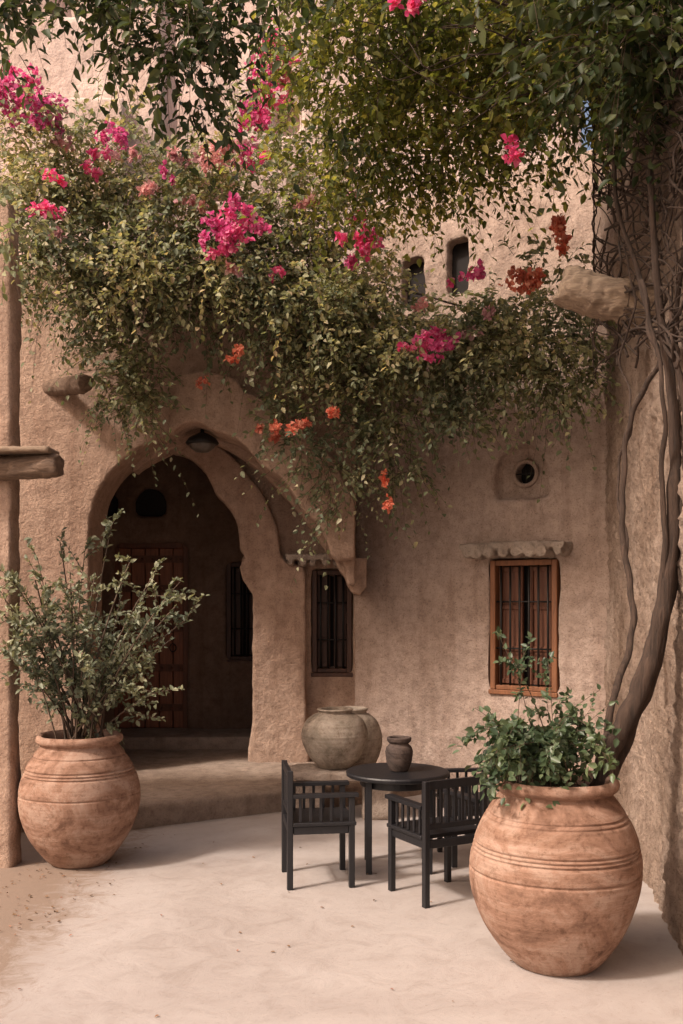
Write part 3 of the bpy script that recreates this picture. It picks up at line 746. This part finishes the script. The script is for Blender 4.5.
for (x,y,d,rx,ry,n,c) in fl:
    o=flowers("flower_cluster",W(x,y,d),(rx*d/1000*1.1,.14,ry*d/1000*1.1),n,{'p':M_pink,'c':M_coral,'r':M_rose}[c],None,.045)
    o.data.transform(Matrix.Translation(-Vector(BO))); o.parent=bou
tr=[]
for k in range(14):
    x=random.uniform(60,400); y=random.uniform(240,300); pts=[]
    ang=random.uniform(-.6,.6)+(math.pi if random.random()<.5 else 0)
    for q in range(5):
        pts.append(W(x,y,random.uniform(9.4,9.8))); x+=math.cos(ang)*24; y+=abs(math.sin(ang))*16+random.uniform(-4,14)
    vs,fs=tube_data([p-Vector(BO) for p in catmull(pts,4)],random.uniform(.006,.014),6); tr.append((vs,fs))
v,f=merge(tr); mesh_obj("branch",v,f,M_bark,bou,True)

# ------------------------------------------------------------------ potted shrubs
def shrub(name,label,origin,tips,leafmat,size,K=16,twigs=5,width=.5,lean=.4,twl=(.18,.4),rad=.008,rep=2,lo=.3,droop=.15):
    e=empty(name,origin); top(e,label,"shrub")
    O=np.array(origin); S=len(tips)
    E=np.array(tips)
    st=O+rng.normal(size=(S,3))*np.array([.09,.09,0])
    t=np.linspace(0,1,K)[None,:,None]
    mid=(st+E)/2+rng.normal(size=(S,3))*.07; mid[:,:2]=st[:,:2]*(.5+lean*.25)+E[:,:2]*(.5-lean*.25); mid[:,2]=st[:,2]+(E[:,2]-st[:,2])*.6
    if droop>.5: mid[:,2]=np.maximum(st[:,2],E[:,2])+.12
    main=((1-t)**2)*st[:,None]+2*(1-t)*t*mid[:,None]+t*t*E[:,None]
    stems_mesh("stem",main,rng.uniform(.6,1.3,size=S)*rad,M_stem,e,origin=O)
    ii=rng.integers(int(K*lo),K,size=(S,twigs))
    o=main[np.arange(S)[:,None],ii].reshape(-1,3)
    T=nrm(np.gradient(main,axis=1))[np.arange(S)[:,None],ii].reshape(-1,3)
    d=nrm(T*.7+rng.normal(size=o.shape)*.65)
    ln=rng.uniform(*twl,size=len(o))[:,None,None]
    tt=np.linspace(0,1,9)[None,:,None]
    tw=o[:,None]+d[:,None]*ln*tt+np.array([0,0,-1.])*droop*ln*tt*tt
    stems_mesh("twig",tw,np.full(len(tw),rad*.35),M_stem,e,origin=O)
    allp=np.concatenate([tw[:,1:].reshape(-1,3),main[:,K//2:].reshape(-1,3)])
    TT=np.concatenate([np.repeat(d,8,axis=0),nrm(np.gradient(main,axis=1))[:,K//2:].reshape(-1,3)])
    if rep>1:
        allp=np.repeat(allp,rep,axis=0)+rng.normal(size=(len(allp)*rep,3))*.006; TT=np.repeat(TT,rep,axis=0)
    A=TT*.6+rng.normal(size=TT.shape)*.6
    leaves("foliage",allp,A,size,leafmat,e,width=width,origin=O)
    return e
tips=[]
for (x,y) in [(112,525),(60,542),(38,560),(12,580),(2,612),(85,550),(130,562),(152,578),(180,582),(186,620),(170,640),(150,660),(120,600),(95,575),(70,572),(28,600),(15,635),(50,620),(105,640),(140,610),(75,610),(5,600),(165,600),(60,650),(145,640),(40,640),(20,665),(160,690),(176,606),(90,660),(5,650),(35,580),(0,590)]:
    yy = 7.05+random.uniform(-.25,.15) if x<45 else 7.4+random.uniform(-.4,.4)
    tips.append(W(x,y,yy))
shrub("potted_shrub","wispy grey green shrub growing in a terracotta pot",(-1.95,7.44,.88),tips,M_leafC,.046,twigs=9,twl=(.12,.34),width=.55,rad=.010)
tips=[]
for k in range(42):
    x=random.choice([random.uniform(462,515),random.uniform(500,626),random.uniform(490,600)]); y=random.uniform(738,778)-24*math.exp(-((x-590)/45)**2)-12*math.exp(-((x-485)/25)**2)
    tips.append(W(x,y,5.38+random.uniform(-.40,.2)))
shrub("potted_shrub","low leafy green shrub in the vine's terracotta pot",(1.12,5.36,.93),tips,M_leafD,.05,twigs=5,width=.6,lean=1.0,twl=(.08,.2),rad=.005,droop=.55,rep=1)
tips=[W(497,632,5.3),W(512,660,5.3),W(545,680,5.3),W(524,650,5.3),W(600,690,5.3),W(548,660,5.35),W(590,710,5.3),W(475,708,5.3),W(615,700,5.3),W(560,700,5.3)]
shrub("potted_shrub","few thin upright shoots with small leaves in the vine's pot",(1.08,5.34,.93),tips,M_leafD,.036,twigs=5,width=.6,lean=1.0,twl=(.05,.14),rad=.004,rep=1)

# ------------------------------------------------------------------ fallen leaves
n=200
P=np.zeros((n,3)); P[:,0]=rng.uniform(-2.25,1.6,size=n); P[:,1]=rng.uniform(4.2,9.0,size=n); P[:,2]=.008
k=rng.random(n)<.75; P[k,0]=-2.3+np.abs(rng.normal(size=k.sum()))*.35; P[k,1]=rng.uniform(5.8,8.3,size=k.sum())
A=rng.normal(size=(n,3)); A[:,2]*=.1
fl_=leaves("fallen_leaves",P,A,.024,M_dry,None,nb=(0,0,1),spread=.2); fl_["kind"]="stuff"

# ------------------------------------------------------------------ light
el=math.radians(46); az=math.radians(56)
S=Vector((-math.cos(el)*math.sin(az),-math.cos(el)*math.cos(az),math.sin(el)))
sd=bpy.data.lights.new("sun",'SUN'); sd.energy=3.9; sd.angle=math.radians(6); sd.color=(1,.89,.80)
so=bpy.data.objects.new("sun",sd); so.rotation_euler=S.to_track_quat('Z','Y').to_euler(); so.location=(-8,-4,12); link(so)
w=bpy.data.worlds.new("World"); scene.world=w; w.use_nodes=True
t=w.node_tree; bg=t.nodes["Background"]
sky=t.nodes.new("ShaderNodeTexSky"); sky.sky_type='NISHITA'; sky.sun_disc=False; sky.sun_elevation=el; sky.sun_rotation=math.atan2(S.x,S.y)%(2*math.pi)
sky.dust_density=6.0; sky.air_density=1.0; sky.ozone_density=1.0
mx=t.nodes.new("ShaderNodeMix"); mx.data_type='RGBA'; mx.blend_type='MULTIPLY'; mx.inputs[0].default_value=1.0
mx.inputs[7].default_value=(1.55,1.31,1.14,1)
t.links.new(sky.outputs[0],mx.inputs[6]); t.links.new(mx.outputs[2],bg.inputs["Color"])
bg.inputs["Strength"].default_value=.15

cd=bpy.data.cameras.new("camera"); cam=bpy.data.objects.new("camera",cd); link(cam)
cam.location=(0,0,EYE); cam.rotation_euler=(math.radians(90),0,0)
cd.sensor_width=36; cd.sensor_fit='AUTO'; cd.lens=1000/1024*36; cd.shift_y=88/1024; cd.clip_end=600; cd.clip_start=.05
scene.camera=cam
scene.view_settings.view_transform='Standard'; scene.view_settings.look='None'; scene.view_settings.exposure=0; scene.view_settings.gamma=1
